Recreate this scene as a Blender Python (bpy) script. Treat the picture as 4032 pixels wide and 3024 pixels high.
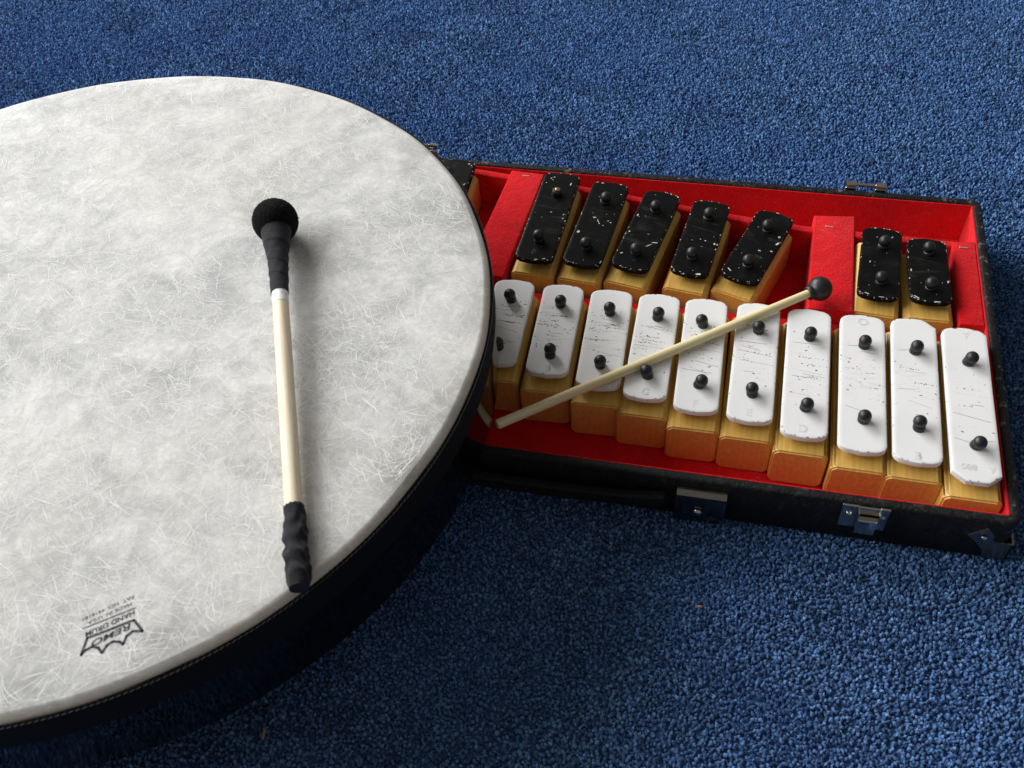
import bpy, bmesh, math, random
import numpy as np
from mathutils import Vector, Matrix, Quaternion

for o in list(bpy.data.objects):
    bpy.data.objects.remove(o, do_unlink=True)
SC = bpy.context.scene
COL = SC.collection
random.seed(7)
rng = np.random.default_rng(7)
PI = math.pi
RIM = 0.034            # height of the case rim above the carpet (m)

# ------------------------------------------------------------------ camera
cd = bpy.data.cameras.new('camera')
cam = bpy.data.objects.new('camera', cd)
COL.objects.link(cam)
rx = Vector((0.9748115, 0.2119688, -0.0693669))
dn = Vector((0.1195097, -0.7590406, -0.6399803))
fw = Vector((-0.1883082, 0.6155701, -0.7652539))
m = Matrix((( rx.x, -dn.x, -fw.x), (rx.y, -dn.y, -fw.y), (rx.z, -dn.z, -fw.z))).to_4x4()
m.translation = Vector((-0.1648729, -0.5498002, 0.432345 + RIM))
cam.matrix_world = m
cd.sensor_width = 36.0
cd.lens = 34.286
cd.clip_start = 0.01
cd.clip_end = 50
cd.dof.use_dof = True
cd.dof.focus_distance = 0.64
cd.dof.aperture_fstop = 18.0
SC.camera = cam

# ------------------------------------------------------------------ light
world = bpy.data.worlds.new('World')
SC.world = world
world.use_nodes = True
bg = world.node_tree.nodes['Background']
bg.inputs[0].default_value = (1.0, 0.94, 0.86, 1)
bg.inputs[1].default_value = 0.19


def area(name, az, el, dist, sx, sy, power, col, target=(-0.22, -0.12, RIM)):
    ld = bpy.data.lights.new(name, 'AREA')
    ld.shape = 'RECTANGLE'
    ld.size, ld.size_y = sx, sy
    ld.energy = power
    ld.color = col
    lo = bpy.data.objects.new(name, ld)
    COL.objects.link(lo)
    t = Vector(target)
    d = Vector((math.cos(el) * math.cos(az), math.cos(el) * math.sin(az), math.sin(el)))
    lo.location = t + d * dist
    lo.rotation_euler = d.to_track_quat('Z', 'Y').to_euler()
    return lo


area('window_light', math.radians(186), math.radians(32), 3.2, 2.0, 1.7, 92, (1.0, 0.99, 0.975))
area('back_window_light', math.radians(143), math.radians(30), 3.5, 2.2, 1.7, 134, (1.0, 0.99, 0.975))

SC.render.engine = 'CYCLES'
SC.cycles.use_denoising = True
SC.cycles.max_bounces = 8
SC.cycles.diffuse_bounces = 4
SC.view_settings.view_transform = 'Standard'
SC.view_settings.look = 'None'
SC.view_settings.gamma = 1.0
SC.view_settings.use_curve_mapping = False
SC.view_settings.exposure = 0.0


# ------------------------------------------------------------------ material helpers
class NT:
    def __init__(s, name):
        s.m = bpy.data.materials.new(name)
        s.m.use_nodes = True
        s.t = s.m.node_tree
        s.b = s.t.nodes['Principled BSDF']

    def n(s, kind, **kw):
        nd = s.t.nodes.new(kind)
        for k, v in kw.items():
            setattr(nd, k, v)
        return nd

    def link(s, a, b):
        s.t.links.new(a, b)

    def put(s, sock, v):
        if hasattr(v, 'is_linked'):
            s.link(v, sock)
        elif isinstance(v, (tuple, list)) and len(v) == 3 and sock.type == 'RGBA':
            sock.default_value = (*v, 1)
        else:
            sock.default_value = v

    def math(s, op, a, b=0.0, c=0.0, clamp=False):
        nd = s.n('ShaderNodeMath', operation=op, use_clamp=clamp)
        for i, v in enumerate((a, b, c)):
            s.put(nd.inputs[i], v)
        return nd.outputs[0]

    def ramp(s, v, lo, hi, a=0.0, b=1.0):
        nd = s.n('ShaderNodeMapRange', interpolation_type='SMOOTHSTEP')
        s.put(nd.inputs[0], v)
        for i, q in zip((1, 2, 3, 4), (lo, hi, a, b)):
            s.put(nd.inputs[i], q)
        return nd.outputs[0]

    def mix(s, f, a, b, mode='MIX'):
        nd = s.n('ShaderNodeMix', data_type='RGBA', blend_type=mode)
        s.put(nd.inputs[0], f)
        s.put(nd.inputs[6], a)
        s.put(nd.inputs[7], b)
        return nd.outputs[2]

    def obj(s):
        return s.n('ShaderNodeTexCoord').outputs['Object']

    def mapv(s, v, scale=(1, 1, 1), rot=(0, 0, 0), loc=(0, 0, 0)):
        nd = s.n('ShaderNodeMapping')
        s.link(v, nd.inputs[0])
        nd.inputs[1].default_value = loc
        nd.inputs[2].default_value = rot
        nd.inputs[3].default_value = scale
        return nd.outputs[0]

    def noise(s, v, scale, detail=3, rough=0.55, dist=0.0, col=False):
        nd = s.n('ShaderNodeTexNoise')
        s.link(v, nd.inputs['Vector'])
        nd.inputs['Scale'].default_value = scale
        nd.inputs['Detail'].default_value = detail
        nd.inputs['Roughness'].default_value = rough
        nd.inputs['Distortion'].default_value = dist
        return nd.outputs[1 if col else 0]

    def rnd(s):
        return s.n('ShaderNodeObjectInfo').outputs['Random']

    def shift(s, v, amount=37.0):
        """object coordinates moved by a random offset per object"""
        nd = s.n('ShaderNodeVectorMath', operation='ADD')
        s.link(v, nd.inputs[0])
        cb = s.n('ShaderNodeCombineXYZ')
        r = s.math('MULTIPLY', s.rnd(), amount)
        s.link(r, cb.inputs[0])
        s.link(s.math('MULTIPLY', r, 1.7), cb.inputs[1])
        s.link(cb.outputs[0], nd.inputs[1])
        return nd.outputs[0]

    def bump(s, h, strength=0.3, dist=0.001):
        nd = s.n('ShaderNodeBump')
        nd.inputs['Strength'].default_value = strength
        nd.inputs['Distance'].default_value = dist
        s.link(h, nd.inputs['Height'])
        s.link(nd.outputs[0], s.b.inputs['Normal'])

    def attr(s, name):
        return s.n('ShaderNodeAttribute', attribute_name=name).outputs['Fac']

    def set(s, col=None, rough=None, metal=None, spec=None, sheen=None):
        if col is not None: s.put(s.b.inputs['Base Color'], col)
        if rough is not None: s.put(s.b.inputs['Roughness'], rough)
        if metal is not None: s.put(s.b.inputs['Metallic'], metal)
        if spec is not None: s.put(s.b.inputs['Specular IOR Level'], spec)
        if sheen is not None: s.put(s.b.inputs['Sheen Weight'], sheen)
        return s.m


MAT = {}


def build_materials():
    # carpet yarn
    t = NT('carpet_yarn'); v = t.obj()
    tone = t.attr('tone')
    big = t.noise(v, 9, 3, 0.6)
    c = t.mix(tone, (0.018, 0.058, 0.165), (0.175, 0.355, 0.70))
    c = t.mix(t.ramp(big, 0.42, 0.62, 0.0, 0.35), c, (0.065, 0.165, 0.42))
    fz = t.noise(v, 2600, 2)
    t.bump(fz, 0.5, 0.0006)
    MAT['carpet'] = t.set(c, 0.95, spec=0.1, sheen=0.12)

    # drum head: pressed fibre film
    t = NT('fibre_head'); v = t.obj()
    cloud = t.noise(v, 17, 4, 0.6, 0.7)
    cloud2 = t.noise(v, 60, 5, 0.68, 0.9)
    web = t.noise(v, 330, 4, 0.72, 1.2)
    base = t.math('ADD', t.math('MULTIPLY', t.ramp(cloud, 0.34, 0.66), 0.55), t.math('MULTIPLY', t.ramp(cloud2, 0.36, 0.64), 0.45))
    c = t.mix(base, (0.365, 0.372, 0.376), (0.67, 0.676, 0.672))
    c = t.mix(t.math('MULTIPLY', t.ramp(web, 0.46, 0.64, 0, 0.5), t.ramp(base, 0.0, 0.9, 0.35, 1.0)), c, (0.82, 0.824, 0.815))
    # yellowed towards the worn back rim
    warm = t.noise(v, 7, 3)
    c = t.mix(t.ramp(warm, 0.52, 0.75, 0, 0.16), c, (0.72, 0.64, 0.48))
    collar = t.attr('collar')
    c = t.mix(t.math('MULTIPLY', collar, 0.6), c, (0.66, 0.56, 0.43))
    t.bump(cloud2, 0.12, 0.0006)
    t.b.inputs['Subsurface Weight'].default_value = 0.5
    t.b.inputs['Subsurface Radius'].default_value = (1, 0.9, 0.75)
    t.b.inputs['Subsurface Scale'].default_value = 0.004
    MAT['head'] = t.set(c, 0.6, spec=0.15)

    for nm, cc in (('fibre_dim', (0.66, 0.665, 0.66)), ('fibre_mid', (0.77, 0.775, 0.765)), ('fibre_bright', (0.88, 0.88, 0.87))):
        t = NT(nm); MAT[nm] = t.set(cc, 0.6, spec=0.15)
    t = NT('stamp_ink'); v = t.obj()
    worn = t.ramp(t.noise(v, 900, 3, 0.6), 0.60, 0.72, 0, 0.7)
    MAT['ink'] = t.set(t.mix(worn, (0.035, 0.036, 0.045), (0.55, 0.55, 0.54)), 0.6, spec=0.2)

    t = NT('rib_fabric'); v = t.obj()
    MAT['band'] = t.set(t.mix(t.noise(v, 900, 2), (0.004, 0.004, 0.0045), (0.012, 0.012, 0.013)), 0.85, spec=0.15)
    t.bump(t.noise(v, 1500, 2), 0.6, 0.0005)

    t = NT('gloss_shell'); v = t.obj()
    MAT['shell'] = t.set((0.003, 0.003, 0.004), t.ramp(t.noise(v, 30, 3), 0.3, 0.7, 0.04, 0.09), spec=0.5)
    t.bump(t.noise(v, 35, 2), 0.03, 0.001)

    t = NT('stitch_thread'); MAT['thread'] = t.set((0.045, 0.045, 0.045), 0.8)

    # black cloth wrap / felt
    t = NT('black_wrap'); v = t.obj()
    MAT['wrap'] = t.set(t.mix(t.noise(v, 260, 4), (0.006, 0.0065, 0.009), (0.024, 0.025, 0.032)), 0.85, spec=0.2, sheen=0.06)
    t.bump(t.noise(v, 1100, 3), 0.5, 0.0006)
    t = NT('black_felt'); v = t.obj()
    MAT['felt_black'] = t.set(t.mix(t.noise(v, 700, 4, 0.7), (0.002, 0.002, 0.0025), (0.013, 0.013, 0.016)), 1.0, spec=0.05, sheen=0.05)
    t.bump(t.noise(v, 800, 4, 0.7), 1.0, 0.0018)

    t = NT('pale_wood'); v = t.obj()
    g = t.noise(t.mapv(v, (1, 1, 0.03)), 900, 4, 0.6)
    g2 = t.noise(t.mapv(v, (1, 1, 0.08)), 2600, 2, 0.6)
    c = t.mix(t.ramp(g, 0.35, 0.7), (0.86, 0.77, 0.60), (0.72, 0.60, 0.42))
    c = t.mix(t.ramp(g2, 0.55, 0.7, 0, 0.3), c, (0.50, 0.36, 0.18))
    MAT['shaft'] = t.set(c, 0.45, spec=0.35)
    t = NT('white_tape'); MAT['tape'] = t.set((0.82, 0.83, 0.85), 0.5)
    t = NT('orange_print'); MAT['orange'] = t.set((0.75, 0.18, 0.05), 0.6)
    t = NT('cream_stick'); v = t.obj()
    g = t.noise(t.mapv(v, (1, 1, 0.02)), 700, 4, 0.6)
    MAT['stick'] = t.set(t.mix(t.ramp(g, 0.35, 0.7), (0.84, 0.74, 0.45), (0.72, 0.60, 0.32)), 0.42, spec=0.4)
    t = NT('black_rubber'); v = t.obj()
    MAT['rubber'] = t.set((0.010, 0.0105, 0.012), t.ramp(t.noise(v, 500, 3), 0.3, 0.7, 0.36, 0.52), spec=0.5)

    # red felt
    t = NT('red_felt'); v = t.obj()
    n1 = t.noise(v, 60, 4); n2 = t.noise(v, 700, 4, 0.7)
    c = t.mix(n2, (0.56, 0.003, 0.007), (0.84, 0.008, 0.016))
    c = t.mix(t.ramp(n1, 0.45, 0.7, 0, 0.35), c, (0.44, 0.003, 0.007))
    c = t.mix(t.ramp(t.noise(v, 170, 5, 0.7), 0.5, 0.72, 0, 0.4), c, (0.85, 0.03, 0.035))
    w = t.mapv(t.mapv(v, (1, 1, 1), (0, 0, 0.6)), (0.12, 1, 1))
    hair = t.math('MULTIPLY', t.ramp(t.math('ABSOLUTE', t.math('SUBTRACT', t.noise(w, 220, 2, 0.5, 1.5), 0.5)), 0.0, 0.012, 1, 0), t.ramp(t.noise(v, 45, 2), 0.55, 0.68))
    c = t.mix(t.math('MULTIPLY', hair, 0.35), c, (0.75, 0.22, 0.22))
    MAT['red'] = t.set(c, 0.95, spec=0.08, sheen=0.1)
    t.bump(t.math('ADD', n2, t.noise(v, 150, 3)), 0.8, 0.0012)

    # black leatherette
    t = NT('black_leatherette'); v = t.obj()
    wv = t.mapv(t.mapv(v, (1, 1, 1), (0, 0, 0.45)), (1, 0.28, 0.5))
    nz = t.noise(wv, 520, 3, 0.55, 1.4)
    crease = t.ramp(t.math('ABSOLUTE', t.math('SUBTRACT', nz, 0.5)), 0.0, 0.035, 1, 0)
    wear = t.math('MULTIPLY', t.attr('edge'), t.ramp(t.noise(v, 160, 5, 0.7), 0.56, 0.68))
    c = t.mix(t.math('MULTIPLY', crease, 0.4), (0.006, 0.006, 0.0065), (0.040, 0.040, 0.042))
    c = t.mix(t.math('MULTIPLY', wear, 0.7), c, (0.20, 0.18, 0.15))
    MAT['leather'] = t.set(c, 0.55, spec=0.22)
    t.bump(crease, 0.5, 0.0006)

    # chromed steel
    t = NT('nickel_plate'); v = t.obj()
    sm = t.noise(v, 240, 4)
    MAT['nickel'] = t.set((0.54, 0.52, 0.48), t.ramp(sm, 0.3, 0.7, 0.12, 0.24), metal=1.0)
    t = NT('brass'); MAT['dark_nickel'] = NT('dull_nickel').set((0.26, 0.25, 0.23), 0.3, metal=1.0)
    MAT['brass'] = t.set((0.60, 0.42, 0.19), 0.3, metal=1.0)
    t = NT('staple_wire'); MAT['staple'] = t.set((0.65, 0.55, 0.52), 0.4, metal=0.6)

    # varnished wood of the blocks
    t = NT('amber_wood'); v = t.shift(t.obj(), 9.0); v0 = t.obj()
    warp = t.noise(v, 30, 2)
    g = t.noise(t.mapv(v, (1, 0.05, 0.5)), 520, 4, 0.6, 0.6)
    rings = t.n('ShaderNodeTexWave', wave_type='RINGS', rings_direction='Y')
    t.link(t.mapv(v, (1, 0.15, 1)), rings.inputs[0])
    rings.inputs['Scale'].default_value = 95
    rings.inputs['Distortion'].default_value = 5.0
    rings.inputs['Detail'].default_value = 3.0
    rings.inputs['Detail Scale'].default_value = 0.6
    c = t.mix(t.ramp(g, 0.3, 0.7), (0.67, 0.410, 0.092), (0.79, 0.515, 0.135))
    c = t.mix(t.math('MULTIPLY', rings.outputs['Fac'], 0.26), c, (0.58, 0.325, 0.075))
    c = t.mix(t.math('MULTIPLY', t.rnd(), 0.35), c, (0.58, 0.30, 0.06))
    scuff = t.math('MULTIPLY', t.attr('edge'), t.ramp(t.noise(v, 330, 4, 0.65), 0.55, 0.66))
    c = t.mix(t.math('MULTIPLY', scuff, 0.6), c, (0.80, 0.56, 0.26))
    c = t.mix(t.ramp(t.noise(v, 210, 5, 0.7), 0.66, 0.74, 0, 0.35), c, (0.75, 0.5, 0.22))
    MAT['block'] = t.set(c, t.ramp(warp, 0.3, 0.7, 0.30, 0.45), spec=0.45)
    t.bump(g, 0.08, 0.0005)

    # painted bars; marks live in bar coordinates (y runs along the bar, back end at 0)
    def bar_paint(name, paint, bare, rough, white):
        t = NT(name); v0 = t.obj(); v = t.shift(v0, 13.0)
        sep = t.n('ShaderNodeSeparateXYZ'); t.link(v0, sep.inputs[0])
        mid = t.attr('mid')
        edge = t.attr('edge')
        # flecks knocked out by beaters: rows of little dashes
        vs = t.mapv(v, (420, 900, 1))
        vor = t.n('ShaderNodeTexVoronoi', voronoi_dimensions='2D'); t.link(vs, vor.inputs['Vector'])
        vor.inputs['Scale'].default_value = 1.0
        cs = t.n('ShaderNodeSeparateColor'); t.link(vor.outputs['Color'], cs.inputs[0])
        rowsel = t.ramp(t.noise(t.mapv(v, (0.04, 1, 1)), 420, 1), 0.50, 0.60)
        th = t.math('SUBTRACT', 0.94 if white else 0.993, t.math('MULTIPLY', rowsel, 0.30 if white else 0.0))
        pick = t.math('GREATER_THAN', cs.outputs[0], th)
        size = t.math('MULTIPLY', cs.outputs[1], 0.34)
        dot = t.ramp(t.math('SUBTRACT', vor.outputs['Distance'], size), 0.0, 0.12, 1, 0)
        fleck = t.math('MULTIPLY', t.math('MULTIPLY', pick, dot), t.ramp(cs.outputs[2], 0.0, 1.0, 0.25, 0.95))
        # long thin scratches across
        lines = None
        for k, (ang, sc) in enumerate(((0.07, 300), (-0.10, 190), (0.16, 150))):
            w = t.mapv(t.mapv(v, (1, 1, 1), (0, 0, ang), (k, 2 * k, 0)), (0.02, 1, 1))
            d = t.math('ABSOLUTE', t.math('SUBTRACT', t.noise(w, sc, 1, 0.5), 0.5))
            l = t.math('MULTIPLY', t.ramp(d, 0.0, 0.012, 1, 0), t.ramp(t.noise(v, 120, 2, 0.5), 0.46, 0.60))
            lines = l if lines is None else t.math('MAXIMUM', lines, l)
        marks = t.math('MULTIPLY', t.math('MAXIMUM', t.math('MULTIPLY', fleck, 0.35 if white else 0.4), t.math('MULTIPLY', lines, 0.16 if white else 0.03)), mid)
        if white:
            marks = t.math('MULTIPLY', marks, t.math('SUBTRACT', 1.15, t.math('MULTIPLY', t.attr('clean'), 0.75)))
        chip = t.ramp(t.math('ADD', t.noise(v, 620, 3, 0.6), t.math('MULTIPLY', edge, 0.20 if white else 0.20)), 0.80 if white else 0.80, 0.83)
        chip = t.math('MULTIPLY', chip, t.ramp(edge, 0.0, 0.5))
        marks = t.math('MAXIMUM', marks, t.math('MULTIPLY', chip, 0.75 if white else 1.0))
        grime = t.ramp(t.noise(v, 95, 4, 0.6), 0.5, 0.8, 0, 0.14 if white else 0.012)
        c = t.mix(grime, paint, bare if not white else (0.62, 0.61, 0.58))
        c = t.mix(marks, c, bare)
        t.bump(t.math('ADD', t.math('MULTIPLY', marks, -0.6), t.math('MULTIPLY', t.noise(v, 260, 3), 0.4)), 0.10, 0.0005)
        return t.set(c, rough, spec=0.35 if white else 0.10)
    MAT['white_bar'] = bar_paint('white_bar_paint', (0.79, 0.80, 0.81), (0.13, 0.125, 0.12), 0.45, True)
    MAT['black_bar'] = bar_paint('black_bar_paint', (0.005, 0.0052, 0.0055), (0.62, 0.62, 0.58), 0.33, False)
    t = NT('stamped_paint'); MAT['letter'] = t.set((0.69, 0.69, 0.69), 0.5)
    t = NT('worn_spot'); MAT['worn'] = t.set((0.10, 0.096, 0.09), 0.6)
    t = NT('scratch_grey'); MAT['scratch'] = t.set((0.36, 0.355, 0.35), 0.6)
    t = NT('stamped_black'); MAT['letter_black'] = t.set((0.045, 0.045, 0.046), 0.5)
    t = NT('bare_aluminium'); MAT['chip'] = t.set((0.62, 0.62, 0.58), 0.5, spec=0.4)
    t = NT('dry_straw'); MAT['straw'] = t.set((0.42, 0.27, 0.10), 0.7)
    t = NT('pale_hair'); MAT['hair'] = t.set((0.30, 0.31, 0.34), 0.4)


build_materials()


# ------------------------------------------------------------------ mesh helpers
def link(name, me, mat=None, parent=None):
    o = bpy.data.objects.new(name, me)
    COL.objects.link(o)
    if mat is not None and not me.materials:
        me.materials.append(mat)
    if parent is not None:
        o.parent = parent
    return o


def from_bm(name, bm, mat, parent=None, smooth=False, angle=None):
    me = bpy.data.meshes.new(name)
    bm.normal_update()
    bm.to_mesh(me)
    bm.free()
    if smooth:
        me.shade_smooth()
        if angle:
            me.set_sharp_from_angle(angle=math.radians(angle))
    return link(name, me, mat, parent)


def tag(o, label=None, cat=None, group=None, kind=None):
    if label: o['label'] = label
    if cat: o['category'] = cat
    if group: o['group'] = group
    if kind: o['kind'] = kind
    return o


def empty(name, loc, rz=0.0):
    o = bpy.data.objects.new(name, None)
    COL.objects.link(o)
    o.empty_display_size = 0.01
    o.location = loc
    o.rotation_euler = (0, 0, rz)
    return o


def add_box(bm, x0, x1, y0, y1, z0, z1, bev=0.0, seg=1):
    r = bmesh.ops.create_cube(bm, size=1.0)
    vs = r['verts']
    for v in vs:
        v.co = Vector((x0 + (v.co.x + .5) * (x1 - x0), y0 + (v.co.y + .5) * (y1 - y0), z0 + (v.co.z + .5) * (z1 - z0)))
    if bev > 0:
        es = list({e for v in vs for e in v.link_edges})
        bmesh.ops.bevel(bm, geom=es, offset=bev, segments=seg, affect='EDGES', profile=0.5)
    return vs


def lathe(bm, prof, seg=24, M=None, cap0=True, cap1=True):
    """prof: list of (r, z); revolved about z, moved by matrix M"""
    M = M or Matrix.Identity(4)
    rings = []
    for r, z in prof:
        if r < 1e-7:
            rings.append([bm.verts.new(M @ Vector((0, 0, z)))])
        else:
            rings.append([bm.verts.new(M @ Vector((r * math.cos(2 * PI * k / seg), r * math.sin(2 * PI * k / seg), z))) for k in range(seg)])
    for a, b in zip(rings, rings[1:]):
        if len(a) == 1 and len(b) == 1:
            continue
        for k in range(seg):
            k2 = (k + 1) % seg
            if len(a) == 1: bm.faces.new((a[0], b[k2], b[k]))
            elif len(b) == 1: bm.faces.new((a[k], a[k2], b[0]))
            else: bm.faces.new((a[k], a[k2], b[k2], b[k]))
    if cap0 and len(rings[0]) > 1: bm.faces.new(rings[0])
    if cap1 and len(rings[-1]) > 1: bm.faces.new(rings[-1])
    bmesh.ops.recalc_face_normals(bm, faces=bm.faces[:])


def axis_matrix(a, b):
    """matrix that puts local z along a -> b, origin at a"""
    a, b = Vector(a), Vector(b)
    q = (b - a).to_track_quat('Z', 'Y')
    return Matrix.Translation(a) @ q.to_matrix().to_4x4()


def prism(bm, pts, z0, z1):
    bot = [bm.verts.new((x, y, z0)) for x, y in pts]
    topv = [bm.verts.new((x, y, z1)) for x, y in pts]
    n = len(pts)
    bm.faces.new(topv)
    bm.faces.new(bot[::-1])
    for i in range(n):
        j = (i + 1) % n
        bm.faces.new((bot[i], bot[j], topv[j], topv[i]))
    bmesh.ops.recalc_face_normals(bm, faces=bm.faces[:])


def text_mesh(name, s, size, depth=0.0001, offset=0.0, shear=0.0, mat=None, parent=None, sx=1.0, thin=0.0):
    cu = bpy.data.curves.new(name, 'FONT')
    cu.body = s
    cu.size = size
    cu.extrude = depth
    cu.shear = shear
    cu.offset = offset
    cu.align_x = 'CENTER'
    cu.align_y = 'CENTER'
    ob = bpy.data.objects.new(name, cu)
    COL.objects.link(ob)
    dg = bpy.context.evaluated_depsgraph_get()
    me = bpy.data.meshes.new_from_object(ob.evaluated_get(dg))
    bpy.data.objects.remove(ob, do_unlink=True)
    bpy.data.curves.remove(cu)
    me.name = name
    if sx != 1.0:
        me.transform(Matrix.Diagonal((sx, 1, 1, 1)))
    return me


# ------------------------------------------------------------------ carpet (ground)
def make_carpet():
    # region covered by modelled tufts: what the camera sees plus a margin
    quad = np.array([(-1.02, 0.36), (0.20, 0.46), (0.14, -0.52), (-0.60, -0.60)])
    sp = 0.00168
    dy = sp * 0.8660254
    xs = np.arange(-1.05, 0.22, sp)
    ys = np.arange(-0.62, 0.48, dy)
    X, Y = np.meshgrid(xs, ys)
    X[1::2] += sp / 2
    P = np.c_[X.ravel(), Y.ravel()]
    P += rng.normal(0, sp * 0.30, P.shape)
    keep = np.ones(len(P), bool)
    for i in range(4):
        a, b = quad[i], quad[(i + 1) % 4]
        keep &= (b[0] - a[0]) * (P[:, 1] - a[1]) - (b[1] - a[1]) * (P[:, 0] - a[0]) <= 0
    keep &= ~((P[:, 0] > -0.498) & (P[:, 0] < -0.002) & (P[:, 1] > -0.249) & (P[:, 1] < -0.003))
    P = P[keep]
    n = len(P)
    S = 5
    h = rng.uniform(0.0027, 0.0049, n)
    # clumped lean, as pile brushed by feet
    gx = np.sin(P[:, 0] * 61 + 3 * np.sin(P[:, 1] * 37)) + np.sin(P[:, 1] * 83 + P[:, 0] * 29)
    gy = np.sin(P[:, 1] * 57 + 2 * np.sin(P[:, 0] * 43)) + np.cos(P[:, 0] * 71 - P[:, 1] * 33)
    lean = np.c_[gx, gy] * 0.00022 + rng.normal(0, 0.00090, (n, 2))
    r0 = sp * rng.uniform(0.34, 0.44, n)
    r1 = sp * rng.uniform(0.44, 0.62, n)
    a0 = rng.uniform(0, 2 * PI, n)
    base_z = -0.0042
    vs = np.zeros((n, 2 * S + 1, 3), np.float32)
    for k in range(S):
        jit = rng.uniform(0.45, 1.5, n)
        a = a0 + 2 * PI * k / S
        vs[:, k, 0] = P[:, 0] + r0 * np.cos(a)
        vs[:, k, 1] = P[:, 1] + r0 * np.sin(a)
        vs[:, k, 2] = base_z
        a = a + 0.7
        vs[:, S + k, 0] = P[:, 0] + lean[:, 0] * 0.7 + r1 * jit * np.cos(a)
        vs[:, S + k, 1] = P[:, 1] + lean[:, 1] * 0.7 + r1 * jit * np.sin(a)
        vs[:, S + k, 2] = base_z + h * rng.uniform(0.62, 0.86, n)
    vs[:, 2 * S, 0] = P[:, 0] + lean[:, 0]
    vs[:, 2 * S, 1] = P[:, 1] + lean[:, 1]
    vs[:, 2 * S, 2] = base_z + h
    tri = []
    for k in range(S):
        k2 = (k + 1) % S
        tri += [(k, k2, S + k2), (k, S + k2, S + k), (S + k, S + k2, 2 * S)]
    tri = np.array(tri, np.int32)
    F = (tri[None] + (np.arange(n, dtype=np.int32) * (2 * S + 1))[:, None, None]).reshape(-1)
    V = vs.reshape(-1, 3)
    nv = len(V)
    # backing sheet, reaching well past the picture
    sheet = np.array([(-4, -4, base_z + .0006), (4, -4, base_z + .0006), (4, 4, base_z + .0006), (-4, 4, base_z + .0006)], np.float32)
    V = np.concatenate([V, sheet])
    F = np.concatenate([F, np.array([nv, nv + 1, nv + 2, nv, nv + 2, nv + 3], np.int32)])
    me = bpy.data.meshes.new('carpet')
    me.vertices.add(len(V))
    me.vertices.foreach_set('co', V.ravel())
    me.loops.add(len(F))
    me.loops.foreach_set('vertex_index', F)
    nt = len(F) // 3
    me.polygons.add(nt)
    me.polygons.foreach_set('loop_start', np.arange(0, nt * 3, 3, dtype=np.int32))
    me.update()
    tone = np.clip(rng.beta(1.1, 1.7, n) + 0.03 * gx * np.cos(P[:, 1] * 17 + P[:, 0] * 9), 0, 1)
    T = np.concatenate([np.repeat(tone, 2 * S + 1), np.full(4, 0.3)]).astype(np.float32)
    at = me.attributes.new('tone', 'FLOAT', 'POINT')
    at.data.foreach_set('value', T)
    me.polygons.foreach_set('use_smooth', np.zeros(nt, bool))
    o = link('carpet', me, MAT['carpet'])
    o['kind'] = 'structure'
    return o


make_carpet()

# ------------------------------------------------------------------ instrument case
CL = -0.50             # left end of the case (under the drum)
case = tag(empty('instrument_case', (-0.25, -0.126, 0)), 'open black leatherette case lined with red felt, holding two rows of bells', 'case')
OFF = Matrix.Translation((0.25, 0.126, 0))   # world -> case local


def cpart(name, bm, mat, parent=case, smooth=False, angle=None):
    bm.transform(OFF)
    return from_bm(name, bm, mat, parent, smooth, angle)


def edge_attr(o, fn):
    me = o.data
    at = me.attributes.new('edge', 'FLOAT', 'POINT')
    at.data.foreach_set('value', np.array([fn(v.co) for v in me.vertices], np.float32))


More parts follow.
